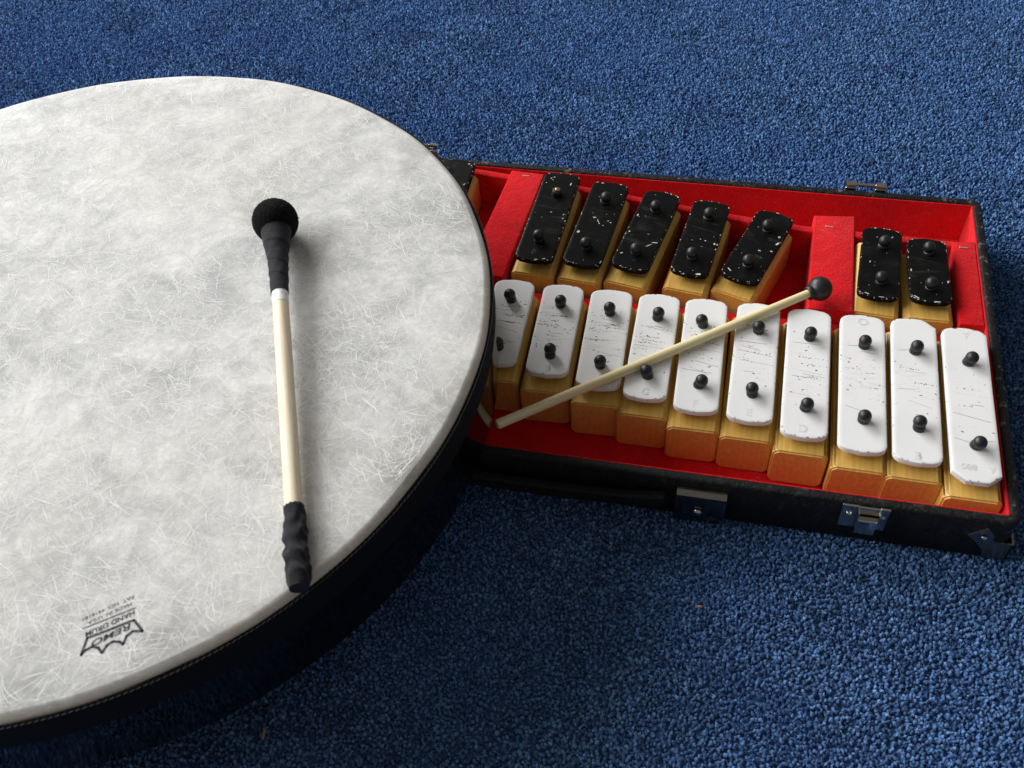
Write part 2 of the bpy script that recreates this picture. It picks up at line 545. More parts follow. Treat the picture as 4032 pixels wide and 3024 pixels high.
def make_case():
    # outer shell: walls 5.4 mm thick with softly rounded vertical corners and a slightly domed rim
    bm = bmesh.new()
    def loop(x0, x1, y0, y1, r, z, n=6):
        out = []
        for (cx, cy, a) in ((x1 - r, y1 - r, 0), (x0 + r, y1 - r, 90), (x0 + r, y0 + r, 180), (x1 - r, y0 + r, 270)):
            for k in range(n + 1):
                t = math.radians(a + 90 * k / n)
                out.append(bm.verts.new((cx + r * math.cos(t), cy + r * math.sin(t), z)))
        return out
    T = 0.0056
    rings = []
    for d, z, r in ((0.0006, 0.0004, 0.007), (0.0, 0.0015, 0.0075), (0.0, RIM - 0.0016, 0.0075), (0.0006, RIM - 0.0005, 0.007), (0.0017, RIM, 0.006),
                    (T - 0.0014, RIM, 0.003), (T - 0.0003, RIM - 0.0006, 0.0025), (T, RIM - 0.0018, 0.0022), (T, 0.0015, 0.0022)):
        rings.append(loop(CL + d, -d, -0.252 + d, -d, r, z))
    n = len(rings[0])
    for a, b in zip(rings, rings[1:]):
        for i in range(n):
            j = (i + 1) % n
            bm.faces.new((a[i], a[j], b[j], b[i]))
    bm.faces.new(rings[0][::-1])
    bm.faces.new(rings[-1])
    bmesh.ops.recalc_face_normals(bm, faces=bm.faces[:])
    # subdivide long edges so the wear attribute has vertices to live on
    long = [e for e in bm.edges if e.calc_length() > 0.05]
    bmesh.ops.subdivide_edges(bm, edges=long, cuts=14, use_grid_fill=True)
    o = cpart('case_shell', bm, MAT['leather'], smooth=True, angle=50)
    edge_attr(o, lambda c: 1.0 if (c.z > RIM - 0.0018 and (c.y > 0.115 or c.x > 0.243)) else 0.25 if c.z > RIM - 0.002 else 0.0)
    # red lining
    bm = bmesh.new()
    t = 0.0007
    x0, x1, y0, y1 = CL + T, -T, -0.252 + T, -T
    zt, zf = RIM - 0.0012, 0.0033
    outer = [(x0, y0), (x1, y0), (x1, y1), (x0, y1)]
    inner = [(x0 + t, y0 + t), (x1 - t, y0 + t), (x1 - t, y1 - t), (x0 + t, y1 - t)]
    a = [bm.verts.new((x, y, zt)) for x, y in outer]
    b = [bm.verts.new((x, y, zt)) for x, y in inner]
    c = [bm.verts.new((x, y, zf)) for x, y in inner]
    for i in range(4):
        j = (i + 1) % 4
        bm.faces.new((a[i], a[j], b[j], b[i]))
        bm.faces.new((b[i], b[j], c[j], c[i]))
    bm.faces.new(c)
    bmesh.ops.recalc_face_normals(bm, faces=bm.faces[:])
    for f in bm.faces:
        pass
    cpart('felt_lining', bm, MAT['red'])

    def block(name, pts, z0, z1, bev=0.0012):
        bm = bmesh.new()
        prism(bm, pts, z0, z1)
        es = [e for e in bm.edges if all(v.co.z > z1 - 1e-6 for v in e.verts)]
        bmesh.ops.bevel(bm, geom=es, offset=bev, segments=3, affect='EDGES', profile=0.5)
        return cpart(name, bm, MAT['red'], smooth=True, angle=40)
    zt = RIM - 0.0015
    # slanting felt strip behind the black bells
    back = [(-0.490, -0.0065), (-0.341, -0.0070), (-0.260, -0.0172), (-0.154, -0.0335), (-0.112, -0.0385), (-0.0064, -0.0415)]
    wid = 0.0062
    block('felt_strip', back + [(x, y - wid) for x, y in back[::-1]], 0.0034, zt - 0.0006)
    # strip between the rows
    block('felt_strip', [(-0.49, -0.1155), (-0.49, -0.1255), (-0.0066, -0.1255), (-0.0066, -0.1155)], 0.0034, RIM - 0.011)
    d1 = block('felt_divider', [(-0.3140, -0.0070), (-0.2900, -0.0085), (-0.2960, -0.1150), (-0.3225, -0.1150)], 0.0036, zt + 0.0004)
    d2 = block('felt_divider', [(-0.1052, -0.0285), (-0.0795, -0.0260), (-0.0805, -0.1150), (-0.1070, -0.1150)], 0.0036, zt + 0.0004)
    d3 = block('felt_divider', [(-0.0208, -0.0428), (-0.0066, -0.0405), (-0.0066, -0.1150), (-0.0205, -0.1150)], 0.0036, zt + 0.0002)
    for d, (sx, sy), a in ((d1, (-0.3024, -0.0127), 0.02), (d2, (-0.0953, -0.0391), -0.1), (d3, (-0.0141, -0.0481), 0.0)):
        bm = bmesh.new()
        add_box(bm, -0.0025, 0.0025, -0.0004, 0.0004, 0, 0.0006, 0.0002)
        bm.transform(Matrix.Translation((sx, sy, zt + 0.0003)) @ Matrix.Rotation(a, 4, 'Z'))
        cpart('staple', bm, MAT['staple'], d)

    # hasp with folded top lip, front left of middle
    y = -0.2525
    bm = bmesh.new()
    x0, x1 = -0.1708, -0.1440
    prof = [(0.0000, -0.0060), (-0.0045, -0.0064), (-0.0050, -0.0070), (-0.0036, -0.0100), (-0.0034, -0.0328)]
    th = 0.0009
    front = [bm.verts.new((x0 + (0.0006 if i < 3 else 0), y + py, RIM + pz)) for i, (py, pz) in enumerate(prof)]
    front2 = [bm.verts.new((x1, y + py, RIM + pz)) for py, pz in prof]
    for i in range(len(prof) - 1):
        bm.faces.new((front[i], front2[i], front2[i + 1], front[i + 1]))
    r = bmesh.ops.solidify(bm, geom=bm.faces[:], thickness=th)
    bmesh.ops.recalc_face_normals(bm, faces=bm.faces[:])
    hs = cpart('hasp', bm, MAT['nickel'])
    def rivet(x, z, yy, parent, r=0.0022):
        bm = bmesh.new()
        lathe(bm, [(r, 0), (r * 0.95, r * 0.25), (r * 0.7, r * 0.5), (r * 0.35, r * 0.62), (0, r * 0.66)], 16,
              Matrix.Translation((x, yy, z)) @ Matrix.Rotation(PI / 2, 4, 'X'))
        return cpart('rivet', bm, MAT['nickel'], parent, smooth=True)
    rivet(-0.1583, RIM - 0.0225, y - 0.0040, hs, 0.0026)

    # catch plate with raised, open centre tab
    bm = bmesh.new()
    px0, px1, pz0, pz1 = -0.0862, -0.0626, RIM - 0.0200, RIM - 0.0008
    add_box(bm, px0, -0.0778, y - 0.0010, y + 0.0002, pz0, pz1, 0.0003)
    add_box(bm, -0.0676, px1, y - 0.0010, y + 0.0002, pz0, pz1, 0.0003)
    add_box(bm, -0.0779, -0.0675, y - 0.0008, y + 0.0002, pz0 + 0.0004, pz1 - 0.0010, 0.0)
    add_box(bm, -0.0779, -0.0677, y - 0.0046, y - 0.0014, RIM - 0.0205, RIM - 0.0082, 0.0006, 2)
    add_box(bm, -0.0784, -0.0775, y - 0.0044, y - 0.0004, RIM - 0.0160, RIM - 0.0022, 0.0002)
    add_box(bm, -0.0681, -0.0672, y - 0.0044, y - 0.0004, RIM - 0.0095, RIM - 0.0022, 0.0002)
    ct = cpart('catch_plate', bm, MAT['nickel'])
    rivet(-0.0822, RIM - 0.0083, y - 0.0010, ct, 0.0020)
    rivet(-0.0653, RIM - 0.0083, y - 0.0010, ct, 0.0014)

    # corner guard, lower right of the front
    bm = bmesh.new()
    P = [(-0.0225, -0.0142), (-0.0148, -0.0062), (-0.0108, -0.0105), (-0.0095, -0.0170), (-0.0040, -0.0180), (0.0004, -0.0176),
         (0.0004, -0.0328), (-0.0115, -0.0328), (-0.0122, -0.0265), (-0.0165, -0.0205)]
    vs = [bm.verts.new((x, -0.2526, RIM + z)) for x, z in P]
    bm.faces.new(vs)
    wr = [bm.verts.new((0.0006, -0.2526 + q, RIM + z)) for q, z in ((0.0, -0.0176), (0.0065, -0.0170), (0.0125, -0.0105), (0.019, -0.0100), (0.020, -0.0180), (0.014, -0.0328), (0.0, -0.0328))]
    bm.faces.new(wr)
    bmesh.ops.recalc_face_normals(bm, faces=bm.faces[:])
    bmesh.ops.solidify(bm, geom=bm.faces[:], thickness=-0.0009)
    bmesh.ops.recalc_face_normals(bm, faces=bm.faces[:])
    cg = cpart('corner_guard', bm, MAT['dark_nickel'])
    rivet(-0.0152, RIM - 0.0135, -0.2535, cg, 0.0017)

    # flat carrying handle lying against the front
    bm = bmesh.new()
    segs = 24
    for i in range(segs):
        pass
    path = [(-0.1765 - 0.16 * i / segs, -0.2555 - 0.0045 * math.sin(PI * i / segs) ** 0.5, RIM - 0.0150) for i in range(segs + 1)]
    rows = []
    for x, yy, z in path:
        rows.append([bm.verts.new((x, yy + oy, z + oz)) for oy, oz in ((0.0022, 0.0042), (-0.0012, 0.0046), (-0.0024, 0.0036), (-0.0024, -0.0036), (-0.0012, -0.0046), (0.0022, -0.0042))])
    for a, b in zip(rows, rows[1:]):
        for i in range(6):
            j = (i + 1) % 6
            bm.faces.new((a[i], a[j], b[j], b[i]))
    bm.faces.new(rows[0][::-1]); bm.faces.new(rows[-1])
    bmesh.ops.recalc_face_normals(bm, faces=bm.faces[:])
    cpart('handle', bm, MAT['leather'], smooth=True, angle=40)

    # lift-off hinges on the back
    for xa, xb, yy, zz in ((-0.0858, -0.0596, 0.0034, 0.0016), (-0.3960, -0.3705, 0.0050, 0.0052)):
        bm = bmesh.new()
        k = (xb - xa) * 0.27
        for s, e in ((xa, xa + k), (xb - k, xb)):
            lathe(bm, [(0.0016, 0), (0.0021, 0.0003), (0.0021, e - s - 0.0003), (0.0016, e - s)], 14, axis_matrix((s, yy, RIM + zz), (e, yy, RIM + zz)))
            add_box(bm, s, e, 0.0003, 0.0014, RIM - 0.018, RIM + zz - 0.0008, 0.0002)
        hg = cpart('hinge', bm, MAT['nickel'], smooth=True, angle=40)
        bm = bmesh.new()
        lathe(bm, [(0.0011, 0), (0.0011, xb - xa - 2 * k)], 10, axis_matrix((xa + k, yy, RIM + zz), (xb - k, yy, RIM + zz)))
        cpart('hinge_pin', bm, MAT['nickel'], hg, smooth=True, angle=40)


make_case()

# ------------------------------------------------------------------ bells
BT, BB = RIM + 0.0060, RIM + 0.0028      # top and underside of the metal bars
KT = RIM - 0.0020                        # top of the wooden blocks
FLOOR = 0.0035


def bar_outline(w, L, rc, bulge, cham=None):
    """bar seen from above, back end at y = 0, front end at y = -L"""
    pts = []
    hw = w / 2
    def corner(cx, cy, sx, sy, mode):
        if mode == 'cut':
            q = [(sx * hw, cy - sy * 0.0), ]
            return [(sx * hw, cy), (sx * (hw - rc * 0.95), cy + sy * rc * 0.8)]
        return [(cx + sx * rc * math.cos(t), cy + sy * rc * math.sin(t) * 0.78) for t in np.linspace(0, PI / 2, 8)]
    cham = cham or ('r', 'r', 'r', 'r')
    dy = rc * 0.78
    # right back, left back, left front, right front (counter-clockwise)
    rb = corner(hw - rc, -dy - bulge, 1, 1, cham[0])
    lb = corner(-hw + rc, -dy - bulge, -1, 1, cham[1])[::-1]
    lf = corner(-hw + rc, -L + dy + bulge, -1, -1, cham[2])
    rf = corner(hw - rc, -L + dy + bulge, 1, -1, cham[3])[::-1]
    def end(a, b, s):
        return [(a[0] + (b[0] - a[0]) * t, a[1] + (b[1] - a[1]) * t + s * bulge * (1 - (2 * t - 1) ** 2)) for t in (0.2, 0.4, 0.6, 0.8)]
    pts = rb + end(rb[-1], lb[0], 1) + lb
    # side vertices so that marks can be masked along the bar
    side = lambda a, b: [(a[0] + (b[0] - a[0]) * t, a[1] + (b[1] - a[1]) * t) for t in (0.2, 0.4, 0.6, 0.8)]
    pts += side(lb[-1], lf[0]) + lf + end(lf[-1], rf[0], -0.15 if cham[2] == 'cut' else -1) + rf + side(rf[-1], rb[0])
    return pts


def inset(pts, d):
    n = len(pts)
    out = []
    for i in range(n):
        p0, p1, p2 = Vector(pts[i - 1]), Vector(pts[i]), Vector(pts[(i + 1) % n])
        a, b = (p1 - p0).normalized(), (p2 - p1).normalized()
        n1 = Vector((-a.y, a.x)); n2 = Vector((-b.y, b.x))
        nn = (n1 + n2).normalized()
        k = max(0.5, nn.dot(n1))
        out.append(tuple(p1 + nn * d / k))
    return out


def make_bar(name, w, L, rc, bulge, mat, parent, clean, cham=None, spots=(), white=True):
    out = bar_outline(w, L, rc, bulge, cham)
    # nick the outline a little, worn paint edges are never straight
    out = [(x + random.gauss(0, 0.00003), y + random.gauss(0, 0.00003)) for x, y in out]
    bm = bmesh.new()
    lay = [(out, BB), (out, BT - 0.0006), (inset(out, 0.0003), BT - 0.00015), (inset(out, 0.0007), BT), (inset(out, 0.0022), BT)]
    rings = [[bm.verts.new((x, y, z)) for x, y in ring] for ring, z in lay]
    n = len(out)
    for a, b in zip(rings, rings[1:]):
        for i in range(n):
            j = (i + 1) % n
            bm.faces.new((a[i], a[j], b[j], b[i]))
    bm.faces.new(rings[0][::-1])
    topf = bm.faces.new(rings[-1])
    # a few cross rows on the top for the 'mid' mask
    bmesh.ops.triangulate(bm, faces=[topf])
    for c in np.linspace(0.12, 0.9, 10):
        bmesh.ops.bisect_plane(bm, geom=bm.verts[:] + bm.edges[:] + bm.faces[:], plane_co=(0, -L * c, 0), plane_no=(0, 1, 0))
    bmesh.ops.recalc_face_normals(bm, faces=bm.faces[:])
    def fleck(x, y, l, wd, a, mi):
        pts = []
        for k in range(7):
            t = 2 * PI * k / 7
            j = random.uniform(0.65, 1.15)
            px, py = l / 2 * math.cos(t) * j, wd / 2 * math.sin(t) * j
            pts.append(bm.verts.new((x + px * math.cos(a) - py * math.sin(a), y + px * math.sin(a) + py * math.cos(a), BT + 0.00004)))
        bm.faces.new(pts).material_index = mi
    hw = w / 2 - 0.0012
    if white:
        for _ in range(int(11 * (1.15 - clean))):       # rows of beater marks
            y0 = -L * random.triangular(0.26, 0.68, 0.40)
            sl = random.gauss(-0.03, 0.04)
            x = random.uniform(-hw, hw * 0.3)
            x1 = random.uniform(x, hw)
            step = random.choice((0.0011, 0.0016, 0.0028))
            mi = random.choice((1, 1, 2))
            while x < x1:
                q = random.uniform(0.5, 1.2)
                fleck(x, y0 + sl * x + random.gauss(0, 0.00025), 0.00100 * q * random.uniform(0.8, 1.9 - clean), 0.00064 * q, random.gauss(0, 0.25), mi)
                x += step * random.uniform(0.6, 1.6)
        for _ in range(int(5 + 16 * (1 - clean))):      # stray flecks
            fleck(random.uniform(-hw, hw), -L * random.uniform(0.2, 0.78), random.uniform(0.0006, 0.0020), random.uniform(0.0005, 0.0009), random.gauss(0, 0.5), random.choice((1, 1, 2)))
        for _ in range(6 if clean < 0.5 else 4):        # long scratches
            x0 = random.uniform(-hw, 0); x1 = random.uniform(0, hw)
            y0 = -L * random.uniform(0.25, 0.75); y1 = y0 + random.gauss(-0.0012, 0.0018)
            hwid = random.uniform(0.00012, 0.00026)
            bm.faces.new([bm.verts.new((p, q, BT + 0.00003)) for p, q in ((x0, y0 - hwid), (x1, y1 - hwid), (x1, y1 + hwid * .4), (x0, y0 + hwid * .4))]).material_index = 2
    else:
        for x, y, l, q, a in spots:
            fleck(x, y, l, q, a, 1)
    # paint knocked off along the rim of the bar
    ring = inset(out, 0.0006)
    for _ in range(14 if white else 17):
        i = random.randrange(n)
        j = (i + 1) % n
        q = random.random()
        if (Vector(ring[i]) - Vector(ring[j])).length < 0.0015 and random.random() < (0.55 if white else 0.25): continue
        px, py = ring[i][0] + (ring[j][0] - ring[i][0]) * q, ring[i][1] + (ring[j][1] - ring[i][1]) * q
        a = math.atan2(ring[j][1] - ring[i][1], ring[j][0] - ring[i][0])
        q = random.choice((0.6, 0.8, 1.0, 1.5))
        fleck(px, py, random.uniform(0.0006, 0.0014) * q, random.uniform(0.0005, 0.0008) * min(q, 1.1), a, random.choice((1, 2)) if white else 1)
    if not white:
        for _ in range(4):
            fleck(random.uniform(-hw, hw), -L * random.uniform(0.05, 0.95), random.uniform(0.0003, 0.0008), random.uniform(0.0003, 0.0005), random.uniform(0, 3), 1)
    for f in bm.faces:
        if f.material_index and f.normal.z < 0: f.normal_flip()
    o = from_bm(name, bm, mat, parent, smooth=True, angle=35)
    me = o.data
    for mm in ((MAT['worn'], MAT['scratch']) if white else (MAT['chip'],)):
        me.materials.append(mm)
    co = np.array([v.co[:] for v in me.vertices])
    inn = np.array(inset(out, 0.0021))
    # distance to the outline
    oo = np.array(out)
    d = np.full(len(co), 9.0)
    for i in range(n):
        a, b = oo[i], oo[(i + 1) % n]
        ab = b - a
        t = np.clip(((co[:, :2] - a) @ ab) / (ab @ ab + 1e-12), 0, 1)
        d = np.minimum(d, np.linalg.norm(co[:, :2] - (a + t[:, None] * ab), axis=1))
    e = np.clip(1 - d / 0.0021, 0, 1)
    e[co[:, 2] < BB + 0.0002] = 0.2
    u = -co[:, 1] / L
    mid = np.clip(1.25 - np.abs((u - 0.47) / 0.27) ** 3, 0.10, 1)
    mid[co[:, 2] < BT - 0.0004] = 0
    for nm, arr in (('edge', e), ('mid', mid), ('clean', np.full(len(co), clean))):
        at = me.attributes.new(nm, 'FLOAT', 'POINT')
        at.data.foreach_set('value', arr.astype(np.float32))
    return o


def make_block(w, y0, y1, parent):
    bm = bmesh.new()
    add_box(bm, -w / 2, w / 2, y1, y0, FLOOR, KT, 0.0)
    es = [e for e in bm.edges if abs(e.verts[0].co.y - e.verts[1].co.y) > 0.01]
    bmesh.ops.bevel(bm, geom=es, offset=0.0030, segments=2, affect='EDGES', profile=0.35)
    es = [e for e in bm.edges if abs(e.verts[0].co.y - e.verts[1].co.y) < 1e-6]
    bmesh.ops.bevel(bm, geom=es, offset=0.0009, segments=2, affect='EDGES')
    bmesh.ops.recalc_face_normals(bm, faces=bm.faces[:])
    # extra ring inside the large faces so that edge wear fades
    big = [f for f in bm.faces if f.calc_area() > 2e-4]
    bmesh.ops.inset_individual(bm, faces=big, thickness=0.0025)
    o = from_bm('wood_block', bm, MAT['block'], parent)
    me = o.data
    inner = set()
    for p in me.polygons:
        if p.area > 1e-4 and len(p.vertices) == 4:
            c = p.center
            if abs(p.normal.x) > .99 or abs(p.normal.y) > .99 or abs(p.normal.z) > .99:
                ok = all(abs(me.vertices[i].co.x) < w / 2 - 0.004 or abs(p.normal.x) > .99 for i in p.vertices)
                if ok: inner |= set(p.vertices)
    at = me.attributes.new('edge', 'FLOAT', 'POINT')
    at.data.foreach_set('value', np.array([0.0 if i in inner else 1.0 for i in range(len(me.vertices))], np.float32))
    return o


def make_knob(x, y, parent, brass=False, bare=False):
    tx, ty = random.gauss(0, 0.13), random.gauss(0, 0.13)
    M = Matrix.Translation((x, y, BT)) @ Matrix.Rotation(tx, 4, 'X') @ Matrix.Rotation(ty, 4, 'Y')
    bm = bmesh.new()
    prof = [(0.0031, -0.0004), (0.0032, 0.0006)]
    prof += [(0.0032, 0.0016), (0.0028, 0.0019)] if brass else [(0.0032, 0.0022), (0.0030, 0.0026)]
    R, cz = 0.0036, 0.0049
    if bare:
        prof = [(0.0031, -0.0004), (0.0033, 0.0005), (0.0033, 0.0038), (0.0029, 0.0042), (0.0021, 0.0042)]
    else:
        a0 = math.asin(0.0027 / R)
        for t in np.linspace(PI - a0, 0, 12):
            prof.append((R * math.sin(t) if t > 1e-6 else 0, cz + R * math.cos(t)))
    lathe(bm, prof, 20, M)
    k = from_bm('knob', bm, MAT['rubber'], parent, smooth=True, angle=50)
    if brass or bare:
        bm = bmesh.new()
        if bare:
            lathe(bm, [(0.0019, 0.003), (0.0019, 0.0050), (0.0015, 0.0054), (0, 0.0055)], 14, M)
        else:
            for ang in (2.6, 0.4):
                q = [bm.verts.new(M @ Vector((0.00335 * math.cos(ang + da), 0.00335 * math.sin(ang + da) - 0.0006, z)))
                     for da, z in ((-.25, 0.0007), (.25, 0.0007), (.25, 0.0021), (-.25, 0.0021))]
                bm.faces.new(q)
            bmesh.ops.solidify(bm, geom=bm.faces[:], thickness=0.0003)
        from_bm('brass_pin', bm, MAT['brass'], k, smooth=bare)
    return k


def letter(s, x, y, size, rot, parent, mat, depth=0.00005):
    """hollow stamped outline of a letter on the bar"""
    me = text_mesh('stamped_letter', s, size, depth)
    # keep only a thin outline: replace the filled glyph by its boundary, thickened
    bm = bmesh.new(); bm.from_mesh(me)
    bpy.data.meshes.remove(me)
    bmesh.ops.remove_doubles(bm, verts=bm.verts[:], dist=1e-6)
    zt = max(v.co.z for v in bm.verts)
    segs = []
    for e in bm.edges:
        if all(v.co.z > zt - 1e-6 for v in e.verts) and any(abs(f.normal.z) < 0.5 for f in e.link_faces):
            segs.append((e.verts[0].co.copy(), e.verts[1].co.copy()))
    bm.free()
    out = bmesh.new()
    hw = 0.00011 if len(s) == 1 else 0.00006
    for a, b in segs:
        d = Vector((b.x - a.x, b.y - a.y, 0))
        if d.length < 1e-7: continue
        d.normalize()
        nn = Vector((-d.y, d.x, 0)) * hw
        ex = d * hw * 0.5
        vs = [out.verts.new(Vector((p.x, p.y, 0)) + q) for p, q in ((a, nn - ex), (a, -nn - ex), (b, -nn + ex), (b, nn + ex))]
        tv = [out.verts.new(v.co + Vector((0, 0, depth))) for v in vs]
        out.faces.new(tv)
        for i in range(4):
            j = (i + 1) % 4
            out.faces.new((vs[i], vs[j], tv[j], tv[i]))
    bmesh.ops.recalc_face_normals(out, faces=out.faces[:])
    out.transform(Matrix.Translation((x, y, BT)) @ Matrix.Rotation(rot, 4, 'Z'))
    return from_bm('stamped_letter', out, mat, parent)


WHITE = [
    # key, back end, front end, width, knob positions (along, across), block front (along), letters, clean, cut corners, label
    ('W1', (-285.2, -122.9), (-283.6, -193.5), 25.0, [(18.2, 0.3), (57.5, 0.2)], 76.5, [], 0.15, None,
     'white bell bar half hidden by the edge of the big drum'),
    ('W2', (-254.3, -122.9), (-252.3, -197.0), 25.1, [(18.0, 0.1), (59.6, 0.4)], 80.7, [('B', 0.7, 69.5, 6.6, 0)], 0.0, None,
     'heavily scratched white bell bar stamped B, next to the bell the drum overlaps'),
    ('W3', (-224.3, -123.1), (-221.8, -202.0), 25.4, [(20.0, 0.6), (62.3, 0.0)], 85.3, [('A', 0.3, 74.0, 6.6, 0)], 0.2, None,
     'white bell bar whose front end the thin beater stick crosses, covering its letter'),
    ('W4', (-195.0, -122.7), (-194.7, -206.0), 24.6, [(20.5, 0.4), (66.3, 0.2)], 89.5, [('G', 0.6, 78.3, 6.6, 0)], 0.25, None,
     'white bell bar stamped G, crossed just above its front knob by the stick'),
    ('W5', (-166.9, -122.7), (-165.9, -210.7), 24.7, [(22.3, -0.8), (68.6, 0.3)], 94.5, [('F', -0.4, 82.3, 6.8, 0)], 0.4, None,
     'white bell bar stamped with a letter F, its back knob touching the thin stick'),
    ('W6', (-136.1, -122.0), (-136.7, -212.9), 24.8, [(22.9, 0.8), (71.3, 0.3)], 97.3, [('E', -0.5, 84.8, 6.8, 0)], 0.45, None,
     'white bell bar stamped E, crossed behind both knobs by the thin stick'),
    ('W7', (-106.8, -122.6), (-107.8, -219.1), 24.6, [(23.5, 0.4), (76.0, 0.0)], 101.6, [('D', -0.6, 90.7, 7.0, 0)], 0.6, None,
     'white bell bar stamped D, just in front of the black rubber ball'),
    ('W8', (-76.9, -123.0), (-77.8, -223.7), 24.8, [(24.7, 0.7), (79.1, 0.3)], 107.2, [('O', 0.4, 6.2, 7.6, 0)], 0.65, None,
     'white bell bar with a small stamped ring at its back end and a plain front'),
    ('W9', (-48.6, -121.8), (-50.1, -226.3), 24.7, [(26.0, 0.2), (81.4, 0.7)], 109.9, [('B', 0.0, 100.0, 7.0, 0)], 0.7, ('cut', 'r', 'r', 'r'),
     'white bell bar stamped B with one back corner cut off, beside the longest bar'),
    ('W10', (-21.2, -125.1), (-21.7, -233.9), 24.3, [(26.8, 0.4), (84.9, 0.4)], 114.0,
     [('A', 0.6, 5.2, 8.0, PI), ('880', -3.6, 99.2, 5.2, PI), ('A', 7.6, 99.6, 5.0, PI)], 0.9, ('r', 'r', 'cut', 'cut'),
     'longest white bell bar, with cut front corners and upside-down stamping'),
]
BLACK = [
    ('B0', (-351.0, -9.0), (-349.6, -92.0), 25.2, [(21.0, -2.5), (62.0, 0.0)], 97.0, [('C', -1.0, 7.0, 6.5, 0)], None,
     'black bell bar mostly hidden behind the drum rim', [(8, -4.5, 2.0, 0.9, 0.6), (10, -6.0, 1.3, 0.8, 1.0), (9.5, -27, 2.6, 0.8, 1.0), (7, -29, 1.5, 0.6, 0.3)]),
    ('B1', (-274.8, -14.6), (-278.7, -104.4), 25.2, [(23.7, 0.3), (71.0, -0.2)], 94.3, [('F', -1.2, 82.0, 6.0, 0)], 'bare',
     'black bell bar whose back knob lacks its cap and shows a brass pin',
     [(-7.0, -7.2, 1.5, 0.8, 0.7), (-5.2, -5.7, 1.5, 0.9, 0.2), (-5.6, -8.8, 0.9, 0.8, 0), (-9.3, -12.5, 1.0, 0.7, 0), (1.0, -42, 1.3, 0.7, 0), (7.6, -11.5, 0.9, 3.6, -0.12),
      (9.8, -43, 1.5, 0.8, 1), (10, -47, 1.2, 0.9, 1), (6.8, -87, 2.6, 0.8, 0.4), (2, -88.4, 2.2, 0.8, -0.2)]),
    ('B2', (-240.1, -20.5), (-248.0, -104.4), 25.1, [(21.5, 0.0), (67.5, 0.2)], 90.8, [], None,
     'black bell bar with short white scratches across its middle, second of five',
     [(-2.5, -38.0, 2.6, 0.9, -0.05), (0.6, -41, 0.5, 4.0, 0.5), (2.0, -43.2, 1.1, 0.8, 0), (7.0, -39.5, 1.3, 0.7, -0.2), (9.0, -40.8, 1.3, 0.8, 0), (-9.3, -54, 1.8, 3.0, -0.3),
      (9, -11.5, 1.4, 0.8, 0.2), (-6, -2.3, 2.2, 0.8, 0.1)]),
    ('B3', (-203.8, -26.1), (-217.8, -103.6), 24.5, [(20.2, -0.3), (62.9, 0.0)], 85.4, [], None,
     'black bell bar with one long pale scratch beside its front knob, third of five',
     [(8.8, -50.5, 5.0, 0.9, 0.18), (5.8, -54.0, 5.5, 0.6, 0.85), (-9.8, -28, 1.0, 2.4, -0.2), (-10, -45, 1.2, 1.6, 0), (-8.5, -66, 2.4, 0.8, 0.6)]),
    ('B4', (-171.1, -31.5), (-180.6, -103.4), 24.2, [(18.6, 0.5), (57.0, -0.9)], 79.6, [], None,
     'black bell bar with a pale chip on its front edge, fourth of five',
     [(6.0, -70.6, 3.8, 1.5, 0.15), (3.6, -39.5, 1.2, 0.9, 0), (0.2, -38.8, 1.0, 0.7, 0), (9.8, -41, 1.2, 2.0, 0.1), (-7.6, -1.8, 1.6, 0.9, 0)]),
    ('B5', (-129.2, -37.8), (-150.6, -103.8), 24.7, [(18.8, 0.4), (55.3, 1.2)], 75.7, [], None,
     'black bell bar turned the most askew, beside the dark red gap under the rubber ball',
     [(9.4, -22, 1.8, 2.2, 0.5), (10.4, -28.5, 1.4, 3.8, -0.4), (2.5, -39, 2.2, 0.9, -0.2), (9.5, -36.5, 1.9, 0.9, 0), (-7.5, -63, 4.0, 0.8, -0.6)]),
    ('B6', (-63.9, -43.9), (-68.1, -107.7), 24.0, [(18.1, 0.6), (50.1, 1.1)], 70.2, [], None,
     'black bell bar standing directly right of the red divider that the rubber ball overhangs',
     [(6.0, -8.0, 1.6, 0.7, 1.0), (-6.0, -33, 0.6, 2.0, -0.3), (-6.5, -61, 3.6, 0.7, -0.3), (2, -62.6, 4.0, 0.5, 0)]),
    ('B7', (-38.1, -50.4), (-37.4, -107.1), 23.5, [(13.5, 0.8), (44.3, -0.3)], 63.5, [], None,
     'shortest black bell bar, at the right end of the back row',
     [(-8.5, -53.0, 4.0, 0.8, -0.6), (3, -55.6, 5.0, 0.6, 0.0), (10.2, -38, 1.2, 2.0, 0), (-10.4, -30, 0.8, 2.4, 0)]),
]


